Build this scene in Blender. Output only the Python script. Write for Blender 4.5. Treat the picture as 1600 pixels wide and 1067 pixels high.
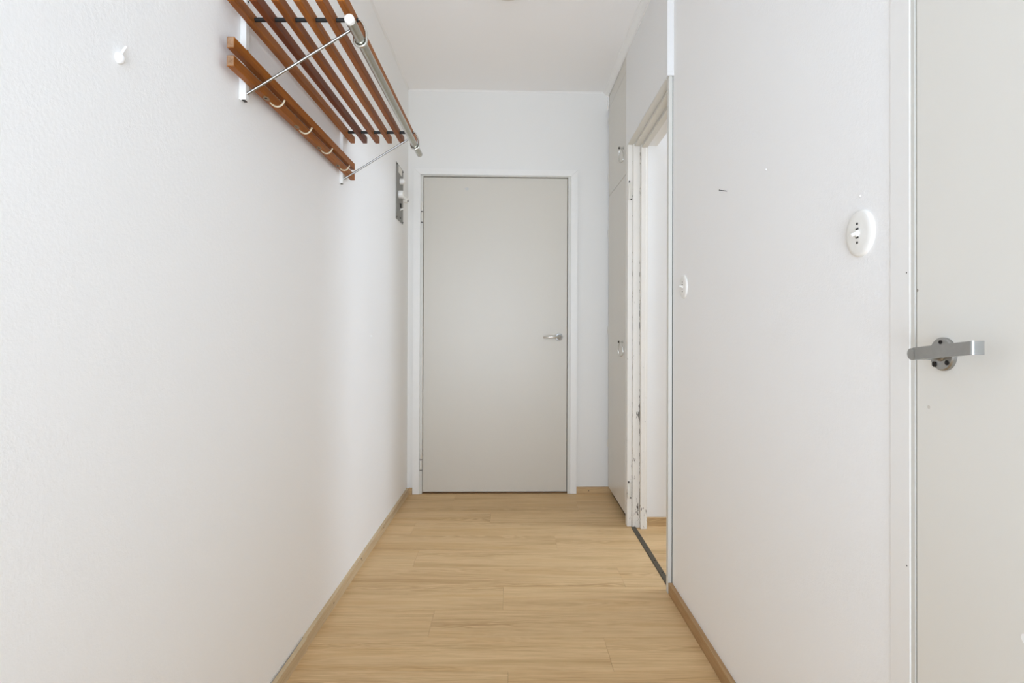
import bpy, bmesh, math, random
from mathutils import Vector, Matrix

for o in list(bpy.data.objects):
    bpy.data.objects.remove(o)
S = bpy.context.scene
COL = S.collection
R = math.radians

# ------------------------------------------------------------------ camera
FPX = 920.0
cam = bpy.data.cameras.new('camera')
cam.sensor_fit = 'HORIZONTAL'
cam.sensor_width = 36.0
cam.lens = FPX / 1600 * 36
cam.shift_x = (800 - 796) / 1600
cam.shift_y = -(533.5 - 504.6) / 1600
cam.clip_start = 0.02
camo = bpy.data.objects.new('camera', cam)
COL.objects.link(camo)
camo.matrix_world = Matrix.Translation((0, 0, 1.04)) @ Matrix.Rotation(R(90.4), 4, 'X') @ Matrix.Rotation(R(0.22), 4, 'Z')
S.camera = camo

# ------------------------------------------------------------------ world, lamps, exposure
w = bpy.data.worlds.new('world')
S.world = w
w.use_nodes = True
w.node_tree.nodes['Background'].inputs[0].default_value = (0.93, 0.97, 1.0, 1)
w.node_tree.nodes['Background'].inputs[1].default_value = 0.2


def area(name, loc, rot, sx, sy, energy, color=(1, 1, 1), spread=180):
    l = bpy.data.lights.new(name, 'AREA')
    l.shape = 'RECTANGLE'
    l.size, l.size_y, l.energy, l.color = sx, sy, energy, color
    l.spread = R(spread)
    o = bpy.data.objects.new(name, l)
    COL.objects.link(o)
    o.location = loc
    o.rotation_euler = rot
    return o


# daylight of the room behind the photographer, two added fill lamps there, daylight of the window in the side room
WB = (0.848, 0.97, 1.145)
area('daylight_behind', (0.0, -1.45, 1.35), (R(90), 0, 0), 1.2, 2.2, 24, WB)
area('added_fill_behind', (0.0, -1.40, 1.1), (R(90), 0, 0), 1.1, 1.4, 4.4, WB, 60)  # added lamp with a narrow beam to even out the hall, no window
area('added_low_fill_behind', (0.0, -1.2, 0.5), (R(118), 0, 0), 1.0, 0.6, 4.6, WB, 70)  # added lamp tilted up to lift the ceiling, no window
area('window_side_room', (3.36, 2.6, 2.1), (0, R(75), 0), 0.6, 0.9, 42, WB)

S.view_settings.view_transform = 'Standard'
S.view_settings.look = 'None'
S.view_settings.exposure = 0.0
S.view_settings.gamma = 1.0
S.view_settings.use_curve_mapping = False
S.cycles.max_bounces = 16
S.cycles.diffuse_bounces = 12


# ------------------------------------------------------------------ materials
def lin(r, g, b):
    f = lambda c: (c / 255 / 12.92) if c / 255 <= 0.04045 else ((c / 255 + 0.055) / 1.055) ** 2.4
    return (f(r), f(g), f(b), 1)


class NT:
    def __init__(self, name):
        self.m = bpy.data.materials.new(name)
        self.m.use_nodes = True
        self.t = self.m.node_tree
        self.p = self.t.nodes['Principled BSDF']

    def n(self, typ, **kw):
        x = self.t.nodes.new(typ)
        for k, v in kw.items():
            if k in ('operation', 'blend_type', 'data_type', 'noise_dimensions', 'wave_type', 'bands_direction', 'vector_type'):
                setattr(x, k, v)
        return x

    def l(self, a, b):
        self.t.links.new(a, b)

    def math(self, op, a, b=None, clamp=False):
        x = self.n('ShaderNodeMath', operation=op)
        x.use_clamp = clamp
        for i, v in enumerate((a, b)):
            if v is None:
                continue
            if isinstance(v, (int, float)):
                x.inputs[i].default_value = v
            else:
                self.l(v, x.inputs[i])
        return x.outputs[0]

    def noise(self, vec, scale, detail=3, rough=0.5, dist=0.0):
        x = self.n('ShaderNodeTexNoise')
        x.inputs['Scale'].default_value = scale
        x.inputs['Detail'].default_value = detail
        x.inputs['Roughness'].default_value = rough
        x.inputs['Distortion'].default_value = dist
        self.l(vec, x.inputs['Vector'])
        return x.outputs[0]

    def ramp(self, fac, stops):
        x = self.n('ShaderNodeValToRGB')
        e = x.color_ramp.elements
        while len(e) < len(stops):
            e.new(0.5)
        for i, (p, c) in enumerate(stops):
            e[i].position = p
            e[i].color = c if len(c) == 4 else (*c, 1)
        self.l(fac, x.inputs[0])
        return x.outputs[0]

    def mix(self, fac, a, b, mode='MIX'):
        x = self.n('ShaderNodeMix', data_type='RGBA', blend_type=mode)
        if isinstance(fac, (int, float)):
            x.inputs[0].default_value = fac
        else:
            self.l(fac, x.inputs[0])
        for i, v in ((6, a), (7, b)):
            if isinstance(v, tuple):
                x.inputs[i].default_value = v
            else:
                self.l(v, x.inputs[i])
        return x.outputs[2]

    def pos(self, scale=(1, 1, 1), rnd=False):
        """world position, scaled per axis, shifted per object so that no two boards carry the same grain"""
        g = self.n('ShaderNodeNewGeometry').outputs['Position']
        x = self.n('ShaderNodeVectorMath', operation='MULTIPLY')
        self.l(g, x.inputs[0])
        x.inputs[1].default_value = scale
        out = x.outputs[0]
        if rnd:
            oi = self.n('ShaderNodeObjectInfo')
            c = self.n('ShaderNodeCombineXYZ')
            self.l(self.math('MULTIPLY', oi.outputs['Random'], 37.0), c.inputs[0])
            self.l(self.math('MULTIPLY', oi.outputs['Random'], 91.0), c.inputs[1])
            a = self.n('ShaderNodeVectorMath', operation='ADD')
            self.l(out, a.inputs[0])
            self.l(c.outputs[0], a.inputs[1])
            out = a.outputs[0]
        return out

    def bump(self, h, strength, dist):
        b = self.n('ShaderNodeBump')
        b.inputs['Strength'].default_value = strength
        b.inputs['Distance'].default_value = dist
        self.l(h, b.inputs['Height'])
        self.l(b.outputs[0], self.p.inputs['Normal'])

    def set(self, col=None, rough=0.5, metal=0.0, spec=None):
        if col is not None:
            if isinstance(col, tuple):
                self.p.inputs['Base Color'].default_value = col
            else:
                self.l(col, self.p.inputs['Base Color'])
        self.p.inputs['Roughness'].default_value = rough
        self.p.inputs['Metallic'].default_value = metal
        if spec is not None:
            self.p.inputs['Specular IOR Level'].default_value = spec
        return self.m


def plain(name, col, rough=0.5, metal=0.0, spec=None, vary=0.0, scale=30, bump=0.0):
    t = NT(name)
    c = col
    if vary:
        n = t.noise(t.pos(), scale, 4)
        d = tuple(max(0, x * (1 - vary)) for x in col[:3]) + (1,)
        c = t.mix(n, col, d)
    if bump:
        t.bump(t.noise(t.pos(), 260, 4, 0.6), bump, 0.002)
    return t.set(c, rough, metal, spec)


def wall_paint(name, col, relief=0.25, rough=0.6):
    t = NT(name)
    n = t.noise(t.pos(), 1.3, 3)
    d = tuple(x * 0.98 for x in col[:3]) + (1,)
    c = t.mix(n, col, d)
    a = t.noise(t.pos(), 120, 5, 0.62)
    b = t.noise(t.pos(), 420, 2, 0.5)
    h = t.math('ADD', a, t.math('MULTIPLY', b, 0.35))
    t.bump(h, relief, 0.003)
    return t.set(c, rough, 0.0, 0.35)


def door_paint(name, col, spots=(), rough=0.38):
    """satin painted board with a few small worn spots at fixed places: (x, y, z, radius, colour)"""
    t = NT(name)
    n = t.noise(t.pos((1, 1, 0.5)), 2.2, 4, 0.6)
    c = t.mix(n, col, tuple(x * 0.95 for x in col[:3]) + (1,))
    g = t.n('ShaderNodeNewGeometry').outputs['Position']
    for (x, y, z, r, sc) in spots:
        v = t.n('ShaderNodeVectorMath', operation='DISTANCE')
        t.l(g, v.inputs[0])
        v.inputs[1].default_value = (x, y, z)
        d = t.math('ADD', v.outputs['Value'], t.math('MULTIPLY', t.noise(t.pos(), 160, 2), r * 0.9))
        m = t.math('LESS_THAN', d, r * 1.25)
        c = t.mix(m, c, sc)
    t.bump(t.noise(t.pos((1, 1, 0.25)), 60, 3), 0.06, 0.002)
    return t.set(c, rough, 0.0, 0.5)


def chipped_paint(name, col, cut=0.640):
    """old jamb paint, chipped to dark wood along the edges, more towards the floor"""
    t = NT(name)
    a = t.noise(t.pos((1, 1, 0.22)), 150, 4, 0.7)
    b = t.noise(t.pos((1, 1, 0.35)), 22, 3, 0.6)
    g = t.n('ShaderNodeNewGeometry')
    sx = t.n('ShaderNodeSeparateXYZ')
    t.l(g.outputs['Position'], sx.inputs[0])
    low = t.math('MULTIPLY', t.math('SUBTRACT', 1.0, sx.outputs[2]), 0.045)
    v = t.math('ADD', t.math('ADD', t.math('MULTIPLY', a, 0.62), t.math('MULTIPLY', b, 0.38)), low)
    m = t.math('GREATER_THAN', v, cut)
    c = t.mix(m, t.mix(b, col, tuple(x * 0.93 for x in col[:3]) + (1,)), lin(84, 76, 66))
    t.bump(a, 0.15, 0.001)
    return t.set(c, 0.4, 0.0, 0.5)


def oak(name, axis, light, mid, dark, rough=0.50):
    t = NT(name)
    sl = {'X': (0.75, 11, 11), 'Y': (11, 0.75, 11)}[axis]
    sf = {'X': (2.6, 150, 150), 'Y': (150, 2.6, 150)}[axis]
    v = t.pos(sl, True)
    n1 = t.noise(v, 1.25, 4, 0.5, 0.8)
    rings = t.math('ADD', t.math('MULTIPLY', t.math('SINE', t.math('MULTIPLY', n1, 120.0)), 0.5), 0.5)
    patch = t.noise(t.pos(tuple(x * 0.6 for x in sl), True), 1.7, 3, 0.5)
    pm = t.math('MULTIPLY', t.math('SUBTRACT', patch, 0.47, True), 4.0, True)
    fine = t.noise(t.pos(sf, True), 1.6, 5, 0.7)
    pores = t.noise(t.pos(tuple(x * 3 for x in sf), True), 1.5, 2, 0.6)
    c0 = t.ramp(n1, [(0.28, tuple(m * 0.86 for m in mid[:3]) + (1,)), (0.5, light), (0.70, mid)])
    c1 = t.mix(t.math('MULTIPLY', t.math('MULTIPLY', rings, pm), 0.60), c0, dark)
    fm = t.math('MULTIPLY', t.math('SUBTRACT', fine, 0.47, True), 3.2, True)
    c2 = t.mix(t.math('MULTIPLY', fm, 0.72), c1, dark)
    po = t.math('MULTIPLY', t.math('SUBTRACT', pores, 0.56, True), 5.0, True)
    c2 = t.mix(t.math('MULTIPLY', po, 0.45), c2, dark)
    oi = t.n('ShaderNodeObjectInfo')
    tint = t.ramp(oi.outputs['Random'], [(0.0, (0.94, 0.935, 0.925)), (0.5, (0.98, 0.98, 0.98)), (1.0, (1.02, 1.02, 1.015))])
    c3 = t.mix(1.0, c2, tint, 'MULTIPLY')
    t.bump(fine, 0.08, 0.001)
    return t.set(c3, rough, 0.0, 0.28)


def teak(name, base, dark, endgrain=False):
    t = NT(name)
    sc = (26, 1.6, 26) if not endgrain else (60, 60, 60)
    n = t.noise(t.pos(sc, True), 1.5, 6, 0.62, 0.5)
    f = t.noise(t.pos((190, 7, 190), True), 1.3, 3, 0.6)
    c = t.ramp(n, [(0.28, dark), (0.62, base)])
    c = t.mix(t.math('MULTIPLY', t.math('SUBTRACT', f, 0.46, True), 1.8, True), c, dark)
    t.bump(f, 0.1, 0.001)
    return t.set(c, 0.5, 0.0, 0.25)


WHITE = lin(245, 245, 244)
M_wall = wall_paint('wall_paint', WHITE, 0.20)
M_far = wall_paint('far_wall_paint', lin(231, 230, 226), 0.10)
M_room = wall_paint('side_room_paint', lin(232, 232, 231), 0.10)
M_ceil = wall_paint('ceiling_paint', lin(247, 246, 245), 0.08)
M_trim = plain('white_trim_paint', lin(239, 238, 235), 0.35, vary=0.03)
M_casing = plain('casing_paint', lin(235, 234, 230), 0.38, vary=0.03)
M_fill = plain('white_filler', lin(245, 245, 243), 0.4, vary=0.02)
M_ward = door_paint('wardrobe_paint', lin(212, 208, 199), rough=0.33)
M_door = door_paint('entry_door_paint', lin(208, 203, 192), [
    (-0.270, 3.674, 1.905, 0.020, lin(196, 196, 192)), (-0.065, 3.68, 1.742, 0.004, lin(120, 112, 104)),
    (-0.152, 3.68, 1.494, 0.004, lin(140, 132, 122)), (0.310, 3.69, 0.75, 0.006, lin(186, 172, 158))])
M_door2 = door_paint('near_door_paint', lin(228, 226, 219), [
    (0.641, 0.925, 1.10, 0.003, lin(150, 142, 130)), (0.641, 0.90, 0.92, 0.004, lin(205, 200, 190)),
    (0.641, 0.735, 0.655, 0.006, lin(246, 246, 244))])
M_jamb = chipped_paint('chipped_jamb_paint', lin(234, 231, 224))
M_groove = chipped_paint('chipped_groove_paint', lin(222, 218, 210), 0.53)
M_dark = plain('painted_gap_shade', lin(40, 36, 32), 0.8, vary=0.2)  # near-black colour standing in for shade in gaps and under the wardrobe
M_floorbase = plain('plank_joint', lin(120, 92, 60), 0.8, vary=0.2)
M_plank = oak('oak_plank', 'X', lin(221, 190, 144), lin(211, 176, 127), lin(160, 118, 72))
M_baseY = oak('oak_baseboard_lit', 'Y', lin(214, 194, 160), lin(204, 181, 144), lin(172, 144, 108))  # left board: same oak, lighter tone carries the light falling on it
M_baseR = oak('oak_baseboard_shaded', 'Y', lin(180, 146, 104), lin(168, 132, 89), lin(134, 100, 62))  # right board: same oak with its shade put into the colour
M_baseX = oak('oak_baseboard_cross', 'X', lin(205, 175, 132), lin(190, 158, 114), lin(160, 128, 88))
M_teak = [teak('teak_amber', lin(162, 95, 24), lin(118, 62, 8)), teak('teak_red', lin(124, 64, 24), lin(88, 38, 8)),
          teak('teak_brown', lin(154, 88, 26), lin(112, 58, 10))]
M_teakend = teak('teak_end_grain', lin(164, 130, 100), lin(126, 92, 64), True)
M_black = plain('black_rubber_sleeve', lin(14, 16, 15), 0.5, vary=0.2)
M_chrome = plain('worn_chrome', (0.66, 0.65, 0.60, 1), 0.18, 1.0, vary=0.12, scale=60)
M_tube = plain('nickel_tube', (0.50, 0.485, 0.42, 1), 0.26, 1.0, vary=0.15, scale=90)
M_stay = plain('dull_steel_stay', (0.36, 0.355, 0.335, 1), 0.30, 1.0, vary=0.1, scale=60)
M_brass = plain('dull_brass_plate', lin(150, 122, 88), 0.4, 0.5, vary=0.2, scale=90)
M_jambgrey = plain('grey_white_jamb_paint', lin(214, 213, 206), 0.4, vary=0.03)
M_steel = plain('brushed_steel', (0.43, 0.43, 0.415, 1), 0.36, 1.0, vary=0.15, scale=120)
M_cream = plain('cream_hook_enamel', lin(204, 190, 160), 0.35, vary=0.06)
M_panel = plain('etched_grey_metal', lin(150, 148, 142), 0.5, 0.35, vary=0.3, scale=180)
M_plastic = plain('white_plastic', lin(240, 239, 234), 0.3, vary=0.02)
M_ivory = plain('ivory_plastic', lin(226, 223, 214), 0.35, vary=0.04)
M_iron = plain('dark_screw_metal', lin(52, 48, 44), 0.5, 0.6, vary=0.2)
M_thr = plain('dark_bronze_strip', lin(92, 86, 72), 0.45, 0.6, vary=0.25, scale=80)


# ------------------------------------------------------------------ mesh helpers (world coordinates)
def put(bm, verts, mat):
    for v in verts:
        v.co = mat @ v.co


def box(bm, x0, x1, y0, y1, z0, z1, bev=0.0, f=None, seg=1):
    r = bmesh.ops.create_cube(bm, size=1.0)
    for v in r['verts']:
        v.co = Vector((x0 + (v.co.x + .5) * (x1 - x0), y0 + (v.co.y + .5) * (y1 - y0), z0 + (v.co.z + .5) * (z1 - z0)))
        if f:
            v.co = Vector(f(*v.co))
    if bev:
        ed = list({e for v in r['verts'] for e in v.link_edges})
        bmesh.ops.bevel(bm, geom=ed, offset=bev, segments=seg, affect='EDGES', profile=0.5)


def prism(bm, poly, axis_fn, h0, h1):
    """poly: 2D outline; axis_fn(a, b, h) -> world point"""
    lo = [bm.verts.new(axis_fn(a, b, h0)) for a, b in poly]
    hi = [bm.verts.new(axis_fn(a, b, h1)) for a, b in poly]
    n = len(poly)
    bm.faces.new(lo[::-1])
    bm.faces.new(hi)
    for i in range(n):
        bm.faces.new((lo[i], lo[(i + 1) % n], hi[(i + 1) % n], hi[i]))


def tube(bm, pts, r, seg=14, closed=False, flat=None):
    """round (or flattened, flat=(rx, ry)) wire through pts"""
    pts = [Vector(p) for p in pts]
    n = len(pts)
    rings = []
    prev = None
    for i, p in enumerate(pts):
        if closed:
            d = pts[(i + 1) % n] - pts[i - 1]
        else:
            d = pts[min(i + 1, n - 1)] - pts[max(i - 1, 0)]
        d.normalize()
        if prev is None:
            u = d.cross(Vector((0, 0, 1)))
            if u.length < 1e-3:
                u = d.cross(Vector((1, 0, 0)))
        else:
            u = prev - d * prev.dot(d)
        u.normalize()
        prev = u
        v = d.cross(u)
        rr = r(i / (n - 1)) if callable(r) else r
        a, b = (rr, rr) if not flat else flat
        rings.append([bm.verts.new(p + u * a * math.cos(2 * math.pi * k / seg) + v * b * math.sin(2 * math.pi * k / seg)) for k in range(seg)])
    m = n if closed else n - 1
    for i in range(m):
        A, B = rings[i], rings[(i + 1) % n]
        for k in range(seg):
            bm.faces.new((A[k], A[(k + 1) % seg], B[(k + 1) % seg], B[k]))
    if not closed:
        bm.faces.new(rings[0][::-1])
        bm.faces.new(rings[-1])


def lathe(bm, prof, o, ax, seg=32):
    """prof: (radius, height along ax) from the base; closed at both ends"""
    o, ax = Vector(o), Vector(ax).normalized()
    u = ax.cross(Vector((0, 0, 1)))
    if u.length < 1e-3:
        u = Vector((1, 0, 0))
    u.normalize()
    v = ax.cross(u)
    rings = []
    for r, h in prof:
        if r <= 1e-6:
            rings.append([bm.verts.new(o + ax * h)])
        else:
            rings.append([bm.verts.new(o + ax * h + u * r * math.cos(2 * math.pi * k / seg) + v * r * math.sin(2 * math.pi * k / seg)) for k in range(seg)])
    for A, B in zip(rings, rings[1:]):
        for k in range(seg):
            k2 = (k + 1) % seg
            if len(A) == 1 and len(B) > 1:
                bm.faces.new((A[0], B[k2], B[k]))
            elif len(B) == 1 and len(A) > 1:
                bm.faces.new((A[k], A[k2], B[0]))
            elif len(A) > 1:
                bm.faces.new((A[k], A[k2], B[k2], B[k]))
    if len(rings[0]) > 1:
        bm.faces.new(rings[0][::-1])
    if len(rings[-1]) > 1:
        bm.faces.new(rings[-1])


WLOC = {}


def emit(name, bm, mat, parent=None, origin=None, smooth=False, mats=None):
    """link bm (world coordinates) as one mesh object; origin = its own origin in world space"""
    bmesh.ops.recalc_face_normals(bm, faces=bm.faces[:])
    me = bpy.data.meshes.new(name)
    pl = Vector(WLOC.get(parent.name, (0, 0, 0))) if parent else Vector((0, 0, 0))
    org = Vector(origin) if origin is not None else pl
    for v in bm.verts:
        v.co -= org
    bm.to_mesh(me)
    bm.free()
    if smooth:
        for p in me.polygons:
            p.use_smooth = True
        me.set_sharp_from_angle(angle=R(38))
    me.materials.append(mat)
    for m in mats or ():
        me.materials.append(m)
    o = bpy.data.objects.new(name, me)
    COL.objects.link(o)
    if parent:
        o.parent = parent
    o.location = org - pl
    WLOC[o.name] = tuple(org)
    return o


def tag(o, label=None, cat=None, group=None, kind=None):
    for k, v in (('label', label), ('category', cat), ('group', group), ('kind', kind)):
        if v:
            o[k] = v
    return o


def empty(name, loc):
    o = bpy.data.objects.new(name, None)
    o.empty_display_size = 0.05
    COL.objects.link(o)
    o.location = loc
    WLOC[o.name] = tuple(loc)
    return o


def clone(o, dloc, parent=None):
    c = o.copy()
    COL.objects.link(c)
    if parent is not None:
        c.parent = parent
    c.location = o.location + Vector(dloc)
    WLOC[c.name] = tuple(Vector(WLOC[o.name]) + Vector(dloc))
    return c


def struct(name, bm, mat, label=None, **kw):
    o = emit(name, bm, mat, **kw)
    return tag(o, label, None, None, 'structure')


NB = bmesh.new
CEIL = 2.52
Y0 = -1.5          # open end of the hall, behind the photographer
WR = 0.641         # right wall
WD = 0.617         # plane of wardrobe and of the wall over the doorway
YD = 2.31          # where the doorway begins
FO = Vector((-0.637, 3.666, 0))                 # far wall: left end, direction, normal (away from camera)
FT = math.atan2(0.034, 1.249)
FU = Vector((math.cos(FT), math.sin(FT), 0))
FN = Vector((-math.sin(FT), math.cos(FT), 0))


def F(u, v, z):
    """far wall: u along it, v into it, z up"""
    return tuple(FO + FU * u + FN * v + Vector((0, 0, z)))


def XL(y, z):
    """left wall surface: the old wall splays a little at its foot"""
    k = z / CEIL
    return (1 - k) * (-0.633 - 0.017 * (3.66 - y)) + k * -0.6365


# ------------------------------------------------------------------ shell
bm = NB()
NYW, NZW = 40, 14
gf, gb = [], []
for i in range(NYW + 1):
    y = Y0 + (3.80 - Y0) * i / NYW
    gf.append([bm.verts.new((XL(y, CEIL * j / NZW), y, CEIL * j / NZW)) for j in range(NZW + 1)])
    gb.append([bm.verts.new((-0.80, y, CEIL * j / NZW)) for j in range(NZW + 1)])
for i in range(NYW):
    for j in range(NZW):
        bm.faces.new((gf[i][j], gf[i + 1][j], gf[i + 1][j + 1], gf[i][j + 1]))
        bm.faces.new((gb[i][j], gb[i][j + 1], gb[i + 1][j + 1], gb[i + 1][j]))
    for j in (0, NZW):
        bm.faces.new((gf[i][j], gb[i][j], gb[i + 1][j], gf[i + 1][j]))
for i in (0, NYW):
    for j in range(NZW):
        bm.faces.new((gf[i][j], gf[i][j + 1], gb[i][j + 1], gb[i][j]))
wall_left = struct('wall_left', bm, M_wall, 'white textured wall carrying the coat rack')

bm = NB()
box(bm, -0.05, 0.0964, 0, 0.16, 0, CEIL, f=F)
box(bm, 1.0035, 1.50, 0, 0.16, 0, CEIL, f=F)
box(bm, 0.0964, 1.0035, 0, 0.16, 1.985, CEIL, f=F)
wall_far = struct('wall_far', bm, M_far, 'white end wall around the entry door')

bm = NB()
box(bm, WR, 0.80, 0.9402, YD - 0.002, 0, CEIL)
box(bm, WR, 0.80, Y0, 0.11, 0, CEIL)
box(bm, WR, 0.80, 0.11, 0.9402, 2.02, CEIL)
wall_right = struct('wall_right', bm, M_wall, 'white wall with two round switches beside the near door')


def zhead(y):
    return 2.0044 + (3.05 - y) * 0.0362          # the head of the old doorway is out of level


bm = NB()
box(bm, WD, 0.78, YD, 3.127, 2.0, CEIL, f=lambda x, y, z: (x, y, z if z > 2.2 else zhead(y)))
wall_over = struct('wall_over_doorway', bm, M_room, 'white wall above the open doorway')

bm = NB()
box(bm, -0.80, 0.80, Y0, 3.86, CEIL, CEIL + 0.1)
ceiling = struct('ceiling', bm, M_ceil, 'white hall ceiling')

# side room seen through the doorway
bm = NB()
box(bm, 0.712, 3.5, 3.11, 3.2, 0, CEIL)
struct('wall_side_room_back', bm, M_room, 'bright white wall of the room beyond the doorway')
bm = NB()
box(bm, 0.80, 3.5, 0.62, 0.72, 0, CEIL)
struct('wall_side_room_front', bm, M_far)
bm = NB()
box(bm, 3.4, 3.5, 0.72, 1.2, 0, CEIL)
box(bm, 3.4, 3.5, 1.2, 2.95, 0, 0.85)
box(bm, 3.4, 3.5, 1.2, 2.95, 2.3, CEIL)
box(bm, 3.4, 3.5, 2.95, 3.11, 0, CEIL)
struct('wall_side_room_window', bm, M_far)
bm = NB()
box(bm, 0.80, 3.5, 0.62, 3.2, CEIL, CEIL + 0.1)
struct('ceiling_side_room', bm, M_ceil)

# ------------------------------------------------------------------ floor: planks across the hall
bm = NB()
box(bm, -0.80, 0.655, Y0, 3.85, -0.06, -0.0035)
floor = struct('floor', bm, M_floorbase, 'light oak plank floor of the hall')
rng = random.Random(5)
PW = 0.193
joints = {0: [-.33], 1: [.40], 2: [-.10], 3: [-.49], 4: [.23], 5: [-.415], 6: [.47], 7: [-.02], 8: [-.27], 9: [.32], 10: [0.0], 11: [-.42], 12: [.2]}
GAP = 0.00025
for k in range(-1, 27):
    ya = 3.524 - PW * k
    yb = min(ya + PW, 3.845)
    if ya < Y0:
        ya = Y0
    js = joints.get(k, [rng.uniform(-.5, .5)])
    xs = [-0.79] + [j for j in js if -0.75 < j < 0.62] + [0.645]
    for a, b in zip(xs, xs[1:]):
        bm = NB()
        box(bm, a + GAP, b - GAP, ya + GAP, yb - GAP, -0.0032, 0.0, 0.0003)
        emit('plank', bm, M_plank, floor, origin=((a + b) / 2, (ya + yb) / 2, 0))
bm = NB()
box(bm, 0.655, 3.4, 0.72, 3.11, -0.06, -0.0035)
floor2 = struct('floor_side_room', bm, M_floorbase, 'light oak plank floor beyond the doorway')
for k in range(2, 15):
    ya = 3.524 - PW * k - 0.06
    yb = min(ya + PW, 3.109)
    ya = max(ya, 0.72)
    j = rng.uniform(1.0, 2.6)
    for a, b in ((0.66, j), (j, 3.39)):
        bm = NB()
        box(bm, a + GAP, b - GAP, ya + GAP, yb - GAP, -0.0032, 0.0, 0.0003)
        emit('plank', bm, M_plank, floor2, origin=((a + b) / 2, (ya + yb) / 2, 0))

# ------------------------------------------------------------------ baseboards
BH, BT = 0.040, 0.014
bm = NB()


def lb(x, y, z):
    return (XL(y, 0.02) + (BT if x > 0.5 else 0) + 0.0, y, z)


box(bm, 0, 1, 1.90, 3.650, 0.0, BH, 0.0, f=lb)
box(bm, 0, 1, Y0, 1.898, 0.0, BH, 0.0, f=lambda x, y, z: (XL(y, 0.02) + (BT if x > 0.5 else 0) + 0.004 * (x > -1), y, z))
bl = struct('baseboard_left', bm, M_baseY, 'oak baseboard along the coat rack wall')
for (y, z) in ((2.98, 0.025), (2.57, 0.023), (2.555, 0.036), (2.18, 0.02)):
    b2 = NB()
    lathe(b2, [(0.0035, 0), (0.0035, 0.0006), (0.001, 0.0008)], (XL(y, 0.02) + BT, y, z), (1, 0, 0), 8)
    emit('nail_head', b2, M_iron, bl)
bm = NB()
box(bm, 0, 1, Y0, 1.897, BH, 0.048, f=lambda x, y, z: (XL(y, 0.044) + (0.010 * min(1, (1.9 - y) / 0.25) if x > 0.5 else 0), y, z))
struct('trim_1', bm, M_trim, 'white filler line on the oak baseboard')
bm = NB()
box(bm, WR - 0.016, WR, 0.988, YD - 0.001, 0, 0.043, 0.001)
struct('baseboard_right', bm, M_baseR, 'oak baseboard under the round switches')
bm = NB()
box(bm, 0.016, 0.037, -0.014, 0, 0, BH, f=F)
struct('baseboard_far_left', bm, M_baseX, 'short oak baseboard stub beside the entry door frame')
bm = NB()
box(bm, 1.0585, 1.32, -0.014, 0, 0, 0.042, f=F)
br = struct('baseboard_far_right', bm, M_baseX, 'short oak baseboard between entry door and wardrobe')
b2 = NB()
lathe(b2, [(0.003, 0), (0.003, 0.0006), (0.001, 0.0008)], F(1.135, -0.014, 0.02), tuple(-FN), 8)
emit('nail_head', b2, M_iron, br)
bm = NB()
box(bm, 0.712, 3.39, 3.096, 3.11, 0, 0.043, 0.001)
struct('baseboard_side_room', bm, M_baseX, 'oak baseboard in the room beyond the doorway')

# ------------------------------------------------------------------ trims along the ceiling
bm = NB()
prism(bm, [(0, 0), (0.010, 0), (0.003, -0.004), (0, -0.011)], lambda a, b, h: (-0.6365 + a, h, CEIL + b), Y0, 3.67)
struct('trim_2', bm, M_trim, 'thin white bead where coat rack wall meets ceiling')
bm = NB()
prism(bm, [(0, 0), (-0.008, 0), (-0.004, -0.006), (0, -0.010)], lambda a, b, h: F(h, a, CEIL + b), 0.0, 1.26)
struct('trim_3', bm, M_trim, 'thin white bead along the end wall ceiling')
bm = NB()
prof = [(0, 0), (-0.030, 0), (-0.030, -0.006), (-0.022, -0.010), (-0.013, -0.019), (-0.007, -0.030), (-0.006, -0.036), (0, -0.036)]
prism(bm, prof, lambda a, b, h: (WD + a, h, CEIL + b), YD, 3.70)
struct('trim_4', bm, M_trim, 'white ceiling cove above wardrobe and doorway', smooth=True)
# rounded corner post between end wall and wardrobe top
bm = NB()
prism(bm, [(0, 0), (-0.012, 0), (-0.006, -0.05), (0, -0.085)], lambda a, b, h: (WD + a, h, CEIL - 0.03 + b), 3.67, 3.70)
struct('trim_5', bm, M_trim)
# board covering the end of the wall over the doorway
bm = NB()
box(bm, WD - 0.001, WR + 0.001, YD - 0.005, YD - 0.0005, zhead(YD) + 0.012, CEIL - 0.001, 0.001)
box(bm, WD - 0.002, WR + 0.003, YD - 0.009, YD - 0.0005, zhead(YD) - 0.002, zhead(YD) + 0.012, 0.0015)
struct('trim_6', bm, M_room, 'narrow white end board above the doorway frame')

# ------------------------------------------------------------------ small bumps of filler on the walls
for (par, x, y, z, r) in ((wall_left, XL(2.7418, .995), 2.7418, .9948, .006), (wall_left, XL(2.5391, 1.6645), 2.5391, 1.6645, .004),
                          (wall_right, WR, 1.0754, 1.2822, .0028), (wall_right, WR, 1.4708, 1.4364, .003)):
    bm = NB()
    s = 1 if x < 0 else -1
    lathe(bm, [(r, -0.0005), (r * .8, r * .35), (r * .4, r * .6), (0, r * .65)], (x, y, z), (s, 0, 0.15), 10)
    emit('filler_bump', bm, M_wall, par, smooth=True)

# ------------------------------------------------------------------ entry door in the end wall (door_1)
d1 = tag(empty('door_1', F(0.55, 0, 0)), 'flat pale grey entry door closed in the end wall', None, None, 'structure')
bm = NB()
box(bm, 0.0985, 1.0005, 0.010, 0.05, 0.0085, 1.978, 0.003, f=None)
for v in bm.verts:
    v.co = Vector(F(*v.co))
emit('door_leaf', bm, M_door, d1, smooth=False)


def casing(poly, nm, f, h0, h1, parent, mat=M_casing):
    b = NB()
    prism(b, poly, f, h0, h1)
    return emit(nm, b, mat, parent)


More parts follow.
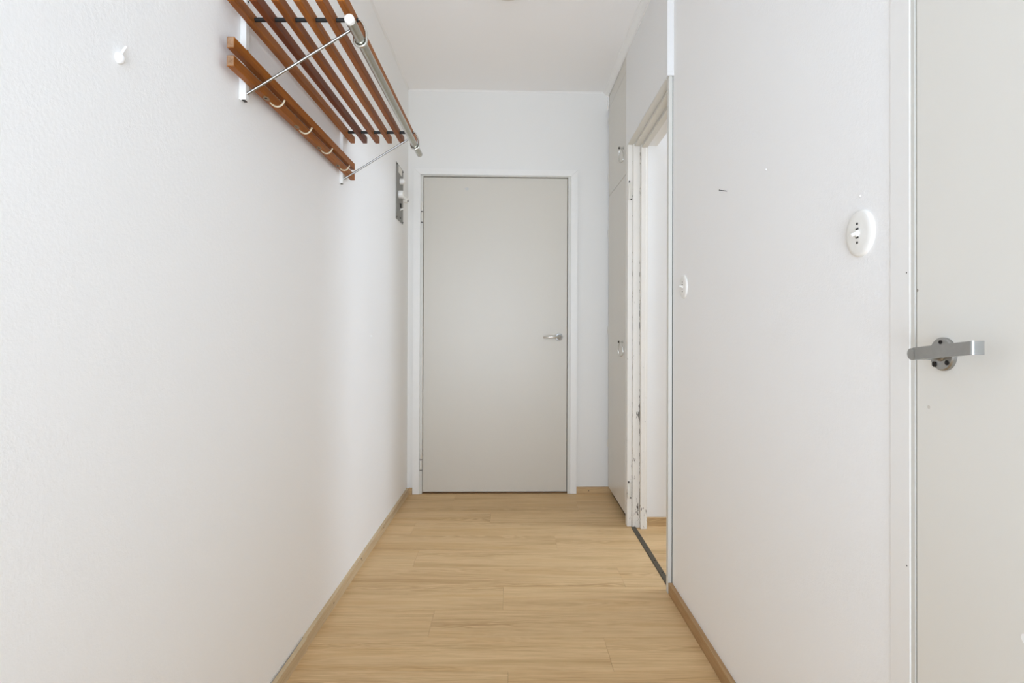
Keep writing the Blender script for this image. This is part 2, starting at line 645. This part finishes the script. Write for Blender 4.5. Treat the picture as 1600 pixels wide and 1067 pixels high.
CT = 0.014
casing([(0.039, 0.002), (0.080, 0.002), (0.080, 1.988), (0.039, 2.026)], 'casing', lambda a, b, h: F(a, h, b), -CT, 0, d1)
casing([(1.0205, 0.002), (1.059, 0.002), (1.062, 2.022), (1.0205, 1.986)], 'casing', lambda a, b, h: F(a, h, b), -CT, 0, d1)
casing([(0.0395, 2.0265), (0.0805, 1.9885), (1.020, 1.9862), (1.0615, 2.0225)], 'casing', lambda a, b, h: F(a, h, b), -CT, 0, d1)
for a, b, z1 in ((0.0795, 0.0955, 1.984), (1.0032, 1.0215, 1.982)):
    bm = NB()
    box(bm, a, b, -0.003, 0.06, 0.0005, z1, f=F)
    emit('door_jamb', bm, M_jambgrey, d1)
bm = NB()
box(bm, 0.08, 1.021, -0.003, 0.06, 1.981, 1.987, f=F)
emit('door_jamb', bm, M_jambgrey, d1)
bm = NB()
box(bm, 0.08, 1.02, 0.004, 0.12, 0.0003, 0.006, f=F)
emit('door_sill', bm, M_floorbase, d1)
bm = NB()
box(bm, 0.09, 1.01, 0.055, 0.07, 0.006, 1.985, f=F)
emit('gap_shade_sheet', bm, M_dark, d1)  # dark sheet behind the leaf, paints the shade in its gaps
for zt, zb in ((1.8208, 1.6928), (0.2777, 0.1506)):
    zm = (zt + zb) / 2
    bm = NB()
    for a, b in ((zb, zm - 0.0012), (zm + 0.0012, zt)):
        lathe(bm, [(0.0055, a), (0.0068, a + 0.004), (0.0068, b - 0.004), (0.0055, b)], F(0.0895, -0.004, 0), (0, 0, 1), 12)
    h = emit('hinge', bm, M_ivory, d1, smooth=True)
    bm = NB()
    lathe(bm, [(0.0075, zm - 0.0025), (0.0075, zm + 0.0025)], F(0.0895, -0.004, 0), (0, 0, 1), 12)
    lathe(bm, [(0.0075, zb - 0.004), (0.0075, zb)], F(0.0895, -0.004, 0), (0, 0, 1), 12)
    emit('hinge_washer', bm, M_iron, h, smooth=True)
bm = NB()
lathe(bm, [(0.0235, 0), (0.0235, 0.004), (0.021, 0.007), (0.013, 0.0075), (0.0095, 0.010), (0.0085, 0.030)], F(0.9493, 0.010, 0.979), tuple(-FN), 28)
ha = emit('door_handle', bm, M_steel, d1, smooth=True)
bm = NB()
pts = [F(0.9493, -0.018, 0.979), F(0.9475, -0.034, 0.979), F(0.941, -0.043, 0.979), F(0.925, -0.046, 0.9795), F(0.90, -0.047, 0.980), F(0.87, -0.045, 0.979), F(0.846, -0.040, 0.977)]
tube(bm, pts, lambda t: 0.0085 if t < .75 else 0.0085 - (t - .75) * 0.011, 14)
emit('lever', bm, M_chrome, ha, smooth=True)

# ------------------------------------------------------------------ near door on the right (door_2)
d2 = tag(empty('door_2', (WR + 0.005, 0.52, 0)), 'flat off-white near door with a square steel lever', None, None, 'structure')
bm = NB()
box(bm, 0.6410, 0.684, 0.12, 0.9268, 0.008, 2.012, 0.0008)
emit('door_leaf', bm, M_door2, d2)
bm = NB()
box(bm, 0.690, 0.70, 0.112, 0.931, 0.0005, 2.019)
emit('gap_shade_sheet', bm, M_dark, d2)  # dark sheet across the opening, shade of the leaf gaps as colour
bm = NB()
box(bm, 0.6402, 0.70, 0.9298, 0.9401, 0.0005, 2.019)
emit('door_jamb', bm, M_jambgrey, d2)
bm = NB()
box(bm, 0.6388, WR - 0.0002, 0.9398, 0.9875, 0.0, 2.07, 0.0006)
cs = emit('casing', bm, M_trim, d2)
bm = NB()
box(bm, 0.630, WR - 0.0002, 0.065, 0.115, 0.0, 2.07, 0.0012)
box(bm, 0.630, WR - 0.0002, 0.116, 0.9375, 2.014, 2.07, 0.0012)
emit('casing', bm, M_trim, d2)
for z in (0.66, 1.13):
    b2 = NB()
    lathe(b2, [(0.0012, -0.0005), (0.0012, 0.0003)], (0.6388, 0.947, z), (-1, 0, 0), 8)
    emit('nail_head', b2, M_iron, cs)
RC = Vector((0.6410, 0.8667, 1.0027))
bm = NB()
lathe(bm, [(0.0245, 0), (0.0245, 0.0045), (0.0225, 0.0065), (0.0, 0.0068)], RC, (-1, 0, 0), 40)
hd = emit('door_handle', bm, M_steel, d2, smooth=True)
bm = NB()
lathe(bm, [(0.0105, 0.006), (0.0105, 0.0085), (0.0085, 0.010), (0.0085, 0.050)], RC, (-1, 0, 0), 20)
# flat lever: outline in plan (Y, X), swept over its height, rising slightly towards its free end
HH = 0.0088


def lev(y):
    return 1.0033 + (0.8636 - y) * 0.113


plan = []
for i in range(9):                                   # rounded shoulder over the spindle
    a = math.pi / 2 * i / 8
    plan.append((0.8700 - 0.009 + 0.009 * math.cos(a) , 0.603 - 0.012 * math.sin(a)))
plan += [(0.757, 0.591)]
for i in range(1, 6):
    a = math.pi / 2 * i / 5
    plan.append((0.757 - 0.004 * math.sin(a), 0.595 - 0.004 * math.cos(a)))
plan += [(0.753, 0.6075), (0.7575, 0.6075), (0.7575, 0.597), (0.845, 0.5975), (0.853, 0.606), (0.853, 0.612), (0.870, 0.612)]
prism(bm, plan, lambda a, b, h: (b, a, lev(a) + h), -HH, HH)
emit('lever', bm, M_steel, hd, smooth=True)
for dy, dz, rr in ((0.012, -0.0155, 0.0042), (0.0, 0.0175, 0.0028), (-0.013, -0.012, 0.0035)):  # the third is a shadow spot built as a dark disc
    bm = NB()
    c = RC + Vector((-0.0066, dy, dz))
    lathe(bm, [(rr, 0), (rr, 0.0012), (rr * 0.75, 0.0014), (rr * 0.6, 0.0006), (0, 0.0006)], c, (-1, 0, 0), 14)
    emit('screw', bm, M_iron, hd, smooth=True)

# ------------------------------------------------------------------ open doorway without a leaf (door_3)
d3 = tag(empty('door_3', (0.66, 2.68, 0)), 'open doorway with chipped white frame and no door leaf', None, None, 'structure')
ZT = 2.02


def jz(x, y, z):
    return (x, y, z if z < 1.5 else zhead(y) - 0.0005)


bm = NB()       # far jamb: four stepped faces
box(bm, 0.6185, 0.6425, 3.085, 3.126, 0.0, ZT, 0.0012)
box(bm, 0.6445, 0.6790, 3.071, 3.126, 0.0, ZT, 0.0015)
box(bm, 0.6810, 0.7060, 3.046, 3.126, 0.0, ZT, 0.0015)
box(bm, 0.7060, 0.7150, 3.050, 3.109, 0.0, ZT)
for v in bm.verts:
    v.co = Vector(jz(*v.co))
jf = emit('jamb', bm, M_jamb, d3)
bm = NB()
box(bm, 0.6420, 0.6450, 3.0865, 3.126, 0.0, ZT - 0.02)
box(bm, 0.6785, 0.6815, 3.0725, 3.126, 0.0, ZT - 0.02)
emit('jamb_groove', bm, M_groove, d3)['kind'] = 'stuff'
bm = NB()       # near jamb, end face towards the camera
box(bm, 0.6235, 0.6385, YD, 2.335, 0.0, ZT, 0.0008)
box(bm, 0.6410, 0.700, YD + 0.004, 2.345, 0.0, ZT)
for v in bm.verts:
    v.co = Vector(jz(*v.co))
emit('jamb', bm, M_jambgrey, d3)
bm = NB()
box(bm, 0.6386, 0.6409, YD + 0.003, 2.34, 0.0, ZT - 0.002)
emit('painted_gap_shade', bm, M_dark, d3)  # solid dark strip painting the shade between frame and wall
bm = NB()       # head with two steps
for x0, x1, dz in ((0.6185, 0.650, -0.003), (0.650, 0.684, -0.016), (0.684, 0.712, -0.030)):
    box(bm, x0, x1, 2.336, 3.084 if x0 < .64 else 3.07 if x0 < .68 else 3.045, 0, 1, f=lambda x, y, z, d=dz: (x, y, zhead(y) - 0.0006 + (d if z < .5 else 0)))
emit('head_jamb', bm, M_jambgrey, d3)
# left half-hinges on the far jamb
for z0, z1 in ((1.7115, 1.8022), (0.150, 0.232)):
    bm = NB()
    box(bm, 0.628, 0.638, 3.0825, 3.0855, z0, z1, 0.0008)
    lathe(bm, [(0.005, z0), (0.0062, z0 + 0.004), (0.0062, z1 - 0.022), (0.004, z1 - 0.018), (0.0035, z1)], (0.6255, 3.078, 0), (0, 0, 1), 12)
    h = emit('hinge', bm, M_ivory, d3, smooth=True)
    bm = NB()
    lathe(bm, [(0.0036, z1 - 0.016), (0.0036, z1 + 0.004), (0.002, z1 + 0.006)], (0.6255, 3.078, 0), (0, 0, 1), 10)
    box(bm, 0.632, 0.640, 3.080, 3.0835, z0 - 0.002, z0 + 0.004)
    emit('hinge_pin', bm, M_iron, h, smooth=True)
bm = NB()
prism(bm, [(0.637, 0), (0.663, 0), (0.660, 0.004), (0.640, 0.004)], lambda a, b, h: (a, h, b), YD + 0.005, 3.071)
th = emit('threshold', bm, M_thr, d3)
for y in (2.50, 2.63, 2.78, 2.94):
    bm = NB()
    lathe(bm, [(0.0035, 0), (0.0032, 0.0009), (0.001, 0.0011)], (0.651, y, 0.004), (0, 0, 1), 10)
    emit('screw', bm, M_iron, th, smooth=True)

# ------------------------------------------------------------------ wardrobe
wd = tag(empty('wardrobe', (0.9, 3.42, 0)), 'built-in pale grey wardrobe with two stacked doors between end wall and doorway', 'wardrobe')
bm = NB()
box(bm, WD + 0.020, 0.86, 3.129, 3.665, 0.055, 2.40)
box(bm, WD + 0.001, 0.86, 3.129, 3.668, 2.4075, CEIL - 0.002)
emit('body', bm, M_ward, wd)
bm = NB()
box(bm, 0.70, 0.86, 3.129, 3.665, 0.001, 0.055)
emit('plinth', bm, M_dark, wd)  # dark colour stands for the shade under the wardrobe
HM = None
for nm, z0, z1, hz in (('upper', 1.8575, 2.404, 2.016), ('lower', 0.0525, 1.8545, 0.962)):
    bm = NB()
    box(bm, WD, WD + 0.019, 3.1285, 3.664, z0, z1, 0.0012)
    dr = emit('door', bm, M_ward, wd)
    bm = NB()
    lathe(bm, [(0.0062, 0.022), (0.0068, 0.025), (0.004, 0.028), (0, 0.0285)], (WD, 3.195, hz), (-1, 0, 0), 14)
    emit('pull_knob', bm, M_iron, dr, smooth=True)
    yh = 3.195
    bm = NB()
    lathe(bm, [(0.008, 0), (0.008, 0.003), (0.0042, 0.005), (0.0042, 0.016), (0.006, 0.018), (0.006, 0.022), (0.003, 0.024)], (WD, yh, hz), (-1, 0, 0), 16)
    # teardrop loop hanging from the post, standing out from the door
    pts = []
    for i in range(30):
        a = 2 * math.pi * i / 30
        q = (1 - math.cos(a)) / 2
        wdt = math.sin(a) * (0.45 + 0.55 * q)
        pts.append((WD - 0.0165 + 0.0135 * wdt + 0.004 * q, yh - 0.016 * wdt, hz - 0.078 * q))
    tube(bm, pts, 0.0026, 10, closed=True)
    emit('ring_pull', bm, M_chrome, dr, smooth=True)
for z in (0.30, 1.0, 1.60, 1.95, 2.30):
    bm = NB()
    lathe(bm, [(0.004, z), (0.004, z + 0.045)], (WD - 0.001, 3.6655, 0), (0, 0, 1), 8)
    emit('door_hinge', bm, M_ivory, wd, smooth=True)

# ------------------------------------------------------------------ coat rack
rk = tag(empty('coat_rack', (-0.64, 1.82, 1.58)), 'teak slatted hat shelf with chrome hanging tube and four cream hooks on the white wall', 'coat rack')
YN, YF, RN, RF = 1.305, 2.326, 1.411, 2.229


def slat(nm, x, z0, z1, mat, wdt=0.0168):
    bm = NB()
    box(bm, x, x + wdt, YN, YF, z0, z1, 0.0012)
    o = emit(nm, bm, mat, rk, origin=(x, (YN + YF) / 2, z0), mats=[M_teakend])
    for p in o.data.polygons:
        if abs(p.normal.y) > 0.9 and nm == 'rail':
            p.material_index = 1
    return o


tone = [0, 1, 2, 0, 2, 0]
for k in range(6):
    slat('slat', -0.6312 + 0.0489 * k, 1.764, 1.7895, M_teak[tone[k]])
slat('rail', -0.6312, 1.6590, 1.6843, M_teak[0])
slat('rail', -0.6312, 1.6178, 1.6425, M_teak[0])
for y in (RN, RF):
    x0 = XL(y, 1.7) - 0.001
    bm = NB()
    # upright: white channel standing off the wall, dark block painting the shade of its hollow foot
    box(bm, -0.6440, -0.6318, y - 0.009, y + 0.009, 1.5815, 1.86, 0.0008)
    box(bm, -0.6440, -0.6425, y - 0.009, y + 0.009, 1.579, 1.5812)
    up = emit('upright', bm, M_casing, rk)
    bm = NB()
    box(bm, -0.6415, -0.6345, y - 0.006, y + 0.006, 1.5797, 1.5813)
    emit('channel_foot_shade', bm, M_iron, up)
    bm = NB()
    box(bm, x0 - 0.001, -0.6439, y - 0.005, y + 0.005, 1.583, 1.858)
    emit('backing_strip', bm, M_casing, up)
    for z in (1.70, 1.82):
        bm = NB()
        lathe(bm, [(0.0032, 0), (0.0032, 0.001), (0.001, 0.0012)], (-0.6318, y, z), (1, 0, 0), 10)
        emit('screw', bm, M_iron, up)
    bm = NB()
    tube(bm, [(-0.6325, y, 1.7765), (-0.366, y, 1.7765)], 0.0052, 14)
    emit('cross_rod', bm, M_black, rk, smooth=True)
    # slanting stay
    bm = NB()
    tube(bm, [(-0.640, y, 1.592), (-0.632, y, 1.5985), (-0.389, y, 1.7495), (-0.382, y, 1.7535), (-0.378, y, 1.760), (-0.377, y, 1.774)], 0.0034, 12)
    emit('stay', bm, M_stay, rk, smooth=True)
    # ring that carries the tube: from the rod end round under the tube
    cx, cz = -0.361, 1.728
    bm = NB()
    rr = 0.0148
    pts = [(-0.374, y, 1.7775), (-0.368, y, 1.7780), (-0.3605, y, 1.7745), (-0.3535, y, 1.763), (-0.3480, y, 1.748)]
    for i in range(15):
        a = R(20) - R(215) * i / 14
        pts.append((cx + rr * math.cos(a), y, cz + rr * math.sin(a)))
    pts += [(-0.3768, y, 1.742), (-0.3772, y, 1.756)]
    tube(bm, pts, 0.0034, 10)
    emit('tube_ring', bm, M_chrome, rk, smooth=True)
bm = NB()
tube(bm, [(-0.361, 1.313, 1.728), (-0.361, 2.344, 1.728)], 0.0112, 28)
tb = emit('hanging_tube', bm, M_tube, rk, smooth=True)
for y, s in ((1.313, -1), (2.344, 1)):
    bm = NB()
    lathe(bm, [(0.0113, -0.008), (0.0113, 0.001), (0.0102, 0.0028), (0.006, 0.0040), (0, 0.0044)], (-0.361, y, 1.728), (0, s, 0), 28)
    emit('end_cap', bm, M_plastic if s < 0 else M_chrome, tb, smooth=True)
# hooks: leaf-shaped plate under the lower rail, flat wire arm curling out and up
hk = None
for i, yh in enumerate((1.528, 1.740, 1.942, 2.150)):
    if hk is None:
        bm = NB()
        z = 1.6178
        leaf = [(0.000, -0.6165), (0.010, -0.6105), (0.024, -0.6125), (0.034, -0.6165), (0.024, -0.6240), (0.010, -0.6240)]
        tube(bm, [(-0.6190, yh - 0.014, z - 0.0010), (-0.6180, yh - 0.006, z - 0.0030), (-0.613, yh, z - 0.0056),
                  (-0.606, yh + 0.002, z - 0.0062), (-0.599, yh + 0.003, z - 0.0040), (-0.5935, yh + 0.003, z + 0.0010), (-0.590, yh + 0.003, z + 0.0075), (-0.589, yh + 0.003, z + 0.0105)],
             0.003, 10, flat=(0.0014, 0.0025))
        lathe(bm, [(0.0026, 0), (0.0028, 0.002), (0.0016, 0.0036), (0, 0.0040)], (-0.589, yh + 0.003, z + 0.0085), (0.15, 0, 1), 12)
        hk = emit('hook', bm, M_cream, rk, origin=(-0.615, yh, z), smooth=True)
        bm = NB()
        prism(bm, leaf, lambda a, b, h: (b, yh - 0.058 + a, z + h), -0.0022, 0.0)
        pl = emit('hook_plate', bm, M_brass, hk)
        bm = NB()
        lathe(bm, [(0.0034, 0), (0.0030, 0.0012), (0.001, 0.0015)], (-0.6175, yh - 0.044, z - 0.0022), (0, 0, -1), 10)
        sc = emit('screw', bm, M_iron, hk, smooth=True)
    else:
        c = clone(hk, (0, yh - 1.528, 0))
        for q in (pl, sc):
            s2 = q.copy()
            COL.objects.link(s2)
            s2.parent = c

# ------------------------------------------------------------------ grey fuse panel by the entry door
fp = tag(empty('fuse_panel', (-0.637, 3.384, 1.645)), 'narrow grey metal wall panel with white knobs beside the entry door', 'panel')
bm = NB()
box(bm, XL(3.38, 1.8) - 0.001, -0.6335, 3.283, 3.486, 1.646, 1.963, 0.0012)
emit('plate', bm, M_panel, fp)
XP = -0.6335
bm = NB()
box(bm, XP, XP + 0.001, 3.337, 3.443, 1.917, 1.957)
emit('label_window', bm, M_ivory, fp)
for y, z in ((3.291, 1.954), (3.478, 1.954), (3.291, 1.655), (3.478, 1.655), (3.40, 1.668)):
    bm = NB()
    lathe(bm, [(0.005, 0), (0.0045, 0.002), (0.002, 0.003)], (XP, y, z), (1, 0, 0), 12)
    emit('screw', bm, M_iron, fp, smooth=True)
bm = NB()
lathe(bm, [(0.017, 0), (0.017, 0.020), (0.0155, 0.024), (0.007, 0.025), (0.007, 0.029), (0.0, 0.0295)], (XP, 3.392, 1.877), (1, 0, 0), 24)
emit('knob', bm, M_plastic, fp, smooth=True)
bm = NB()
lathe(bm, [(0.022, 0), (0.022, 0.022), (0.020, 0.025), (0.0, 0.0255)], (XP, 3.352, 1.794), (1, 0, 0), 28)
kb = emit('rotary_switch', bm, M_plastic, fp, smooth=True)
bm = NB()
tube(bm, [(XP + 0.012, 3.352, 1.790), (XP + 0.030, 3.372, 1.778), (XP + 0.040, 3.39, 1.768)], 0.012, 16)
lathe(bm, [(0.0135, 0), (0.0135, 0.016), (0.011, 0.018), (0, 0.0185)], (XP + 0.026, 3.384, 1.765), (1, 0.0, -0.05), 20)
emit('switch_lever', bm, M_ivory, kb, smooth=True)
bm = NB()
lathe(bm, [(0.006, 0), (0.006, 0.004), (0, 0.0045)], (XP + 0.0445, 3.384, 1.7642), (1, 0, -0.05), 14)
emit('lever_tip', bm, M_iron, kb, smooth=True)
bm = NB()
box(bm, XP, XP + 0.007, 3.391, 3.403, 1.728, 1.752, 0.001)
emit('toggle_slot', bm, M_iron, fp)
bm = NB()
tube(bm, [(XP, 3.394, 1.712), (XP + 0.008, 3.394, 1.7175), (XP + 0.018, 3.394, 1.7205)], 0.0042, 10)
emit('toggle', bm, M_plastic, fp, smooth=True)

# ------------------------------------------------------------------ round toggle switches on the right wall
def switch(loc, up):
    x, y, z = loc
    t = empty('light_switch', loc)
    bm = NB()
    lathe(bm, [(0.0430, 0), (0.0430, 0.0015), (0.0418, 0.0040), (0.0385, 0.0060), (0.030, 0.0068), (0.0, 0.0070)], loc, (-1, 0, 0), 56)
    emit('plate', bm, M_plastic, t, smooth=True)
    for dz in (0.0175, -0.0170):
        bm = NB()
        lathe(bm, [(0.0026, 0), (0.0026, 0.0006), (0.001, 0.0008)], (x - 0.0068, y, z + dz), (-1, 0, 0), 12)
        emit('screw', bm, M_iron, t, smooth=True)
    bm = NB()
    lathe(bm, [(0.0068, 0), (0.0062, 0.0025), (0.0045, 0.0042), (0.0, 0.0046)], (x - 0.0066, y, z - 0.0005), (-1, 0, 0), 20)
    cl = emit('collar', bm, M_plastic, t, smooth=True)
    for dz in (0.0082, -0.0075):
        bm = NB()
        box(bm, x - 0.0080, x - 0.0062, y - 0.0042, y + 0.0042, z + dz - 0.0017, z + dz + 0.0017, 0.0005)
        emit('slot', bm, M_iron, cl)
    bm = NB()
    tube(bm, [(x - 0.009, y, z), (x - 0.014, y, z + up * 0.002), (x - 0.0190, y, z + up * 0.0040)], lambda q: 0.0028 + 0.0007 * q, 12)
    emit('toggle', bm, M_plastic, t, smooth=True)
    return t


tag(switch((WR, 1.0735, 1.2135), -1), 'round white toggle switch nearest the near door frame and steel lever', 'switch', 'round toggle switches')
tag(switch((WR, 2.160, 1.190), 1), 'round white toggle switch right beside the open doorway frame', 'switch', 'round toggle switches')

# ------------------------------------------------------------------ nail and hook knob left in the walls
bm = NB()
tube(bm, [(WR + 0.004, 1.738, 1.4440), (WR - 0.0215, 1.738, 1.4470)], 0.0011, 8)
lathe(bm, [(0.0024, 0), (0.0024, 0.001), (0.001, 0.0012)], (WR - 0.0213, 1.738, 1.4470), (-1, 0, 0.1), 10)
tag(emit('nail', bm, M_iron, origin=(WR, 1.738, 1.444), smooth=True), 'thin dark nail sticking out of the bare right wall', 'nail')
kx = XL(0.9788, 1.4897)
wk = tag(empty('wall_hook', (kx, 0.9788, 1.478)), 'small painted-over white knob hook on the left wall before the coat rack', 'hook')
bm = NB()
lathe(bm, [(0.0092, -0.002), (0.0094, 0.001), (0.0085, 0.005), (0.0060, 0.0080), (0.003, 0.0096), (0, 0.0099)], (kx, 0.9788, 1.486), (1, 0, 0.05), 20)
emit('knob', bm, M_wall, wk, smooth=True)
bm = NB()
tube(bm, [(kx + 0.002, 0.983, 1.494), (kx + 0.005, 0.984, 1.502), (kx + 0.009, 0.985, 1.508)], lambda q: 0.0026 - 0.0009 * q, 10)
emit('prong', bm, M_wall, wk, smooth=True)

# ------------------------------------------------------------------ ceiling fitting at the picture's top edge
cf = tag(empty('ceiling_fitting', (-0.012, 2.565, CEIL)), 'round off-white ceiling fitting at the top edge', 'fixture')
bm = NB()
lathe(bm, [(0.056, 0), (0.056, 0.016), (0.053, 0.026), (0.044, 0.030), (0, 0.031)], (-0.012, 2.565, CEIL), (0, 0, -1), 40)
emit('cover', bm, M_ivory, cf, smooth=True)
bm = NB()
lathe(bm, [(0.012, 0.030), (0.012, 0.040), (0.008, 0.044), (0, 0.0445)], (-0.012, 2.565, CEIL), (0, 0, -1), 20)
emit('boss', bm, M_ivory, cf, smooth=True)
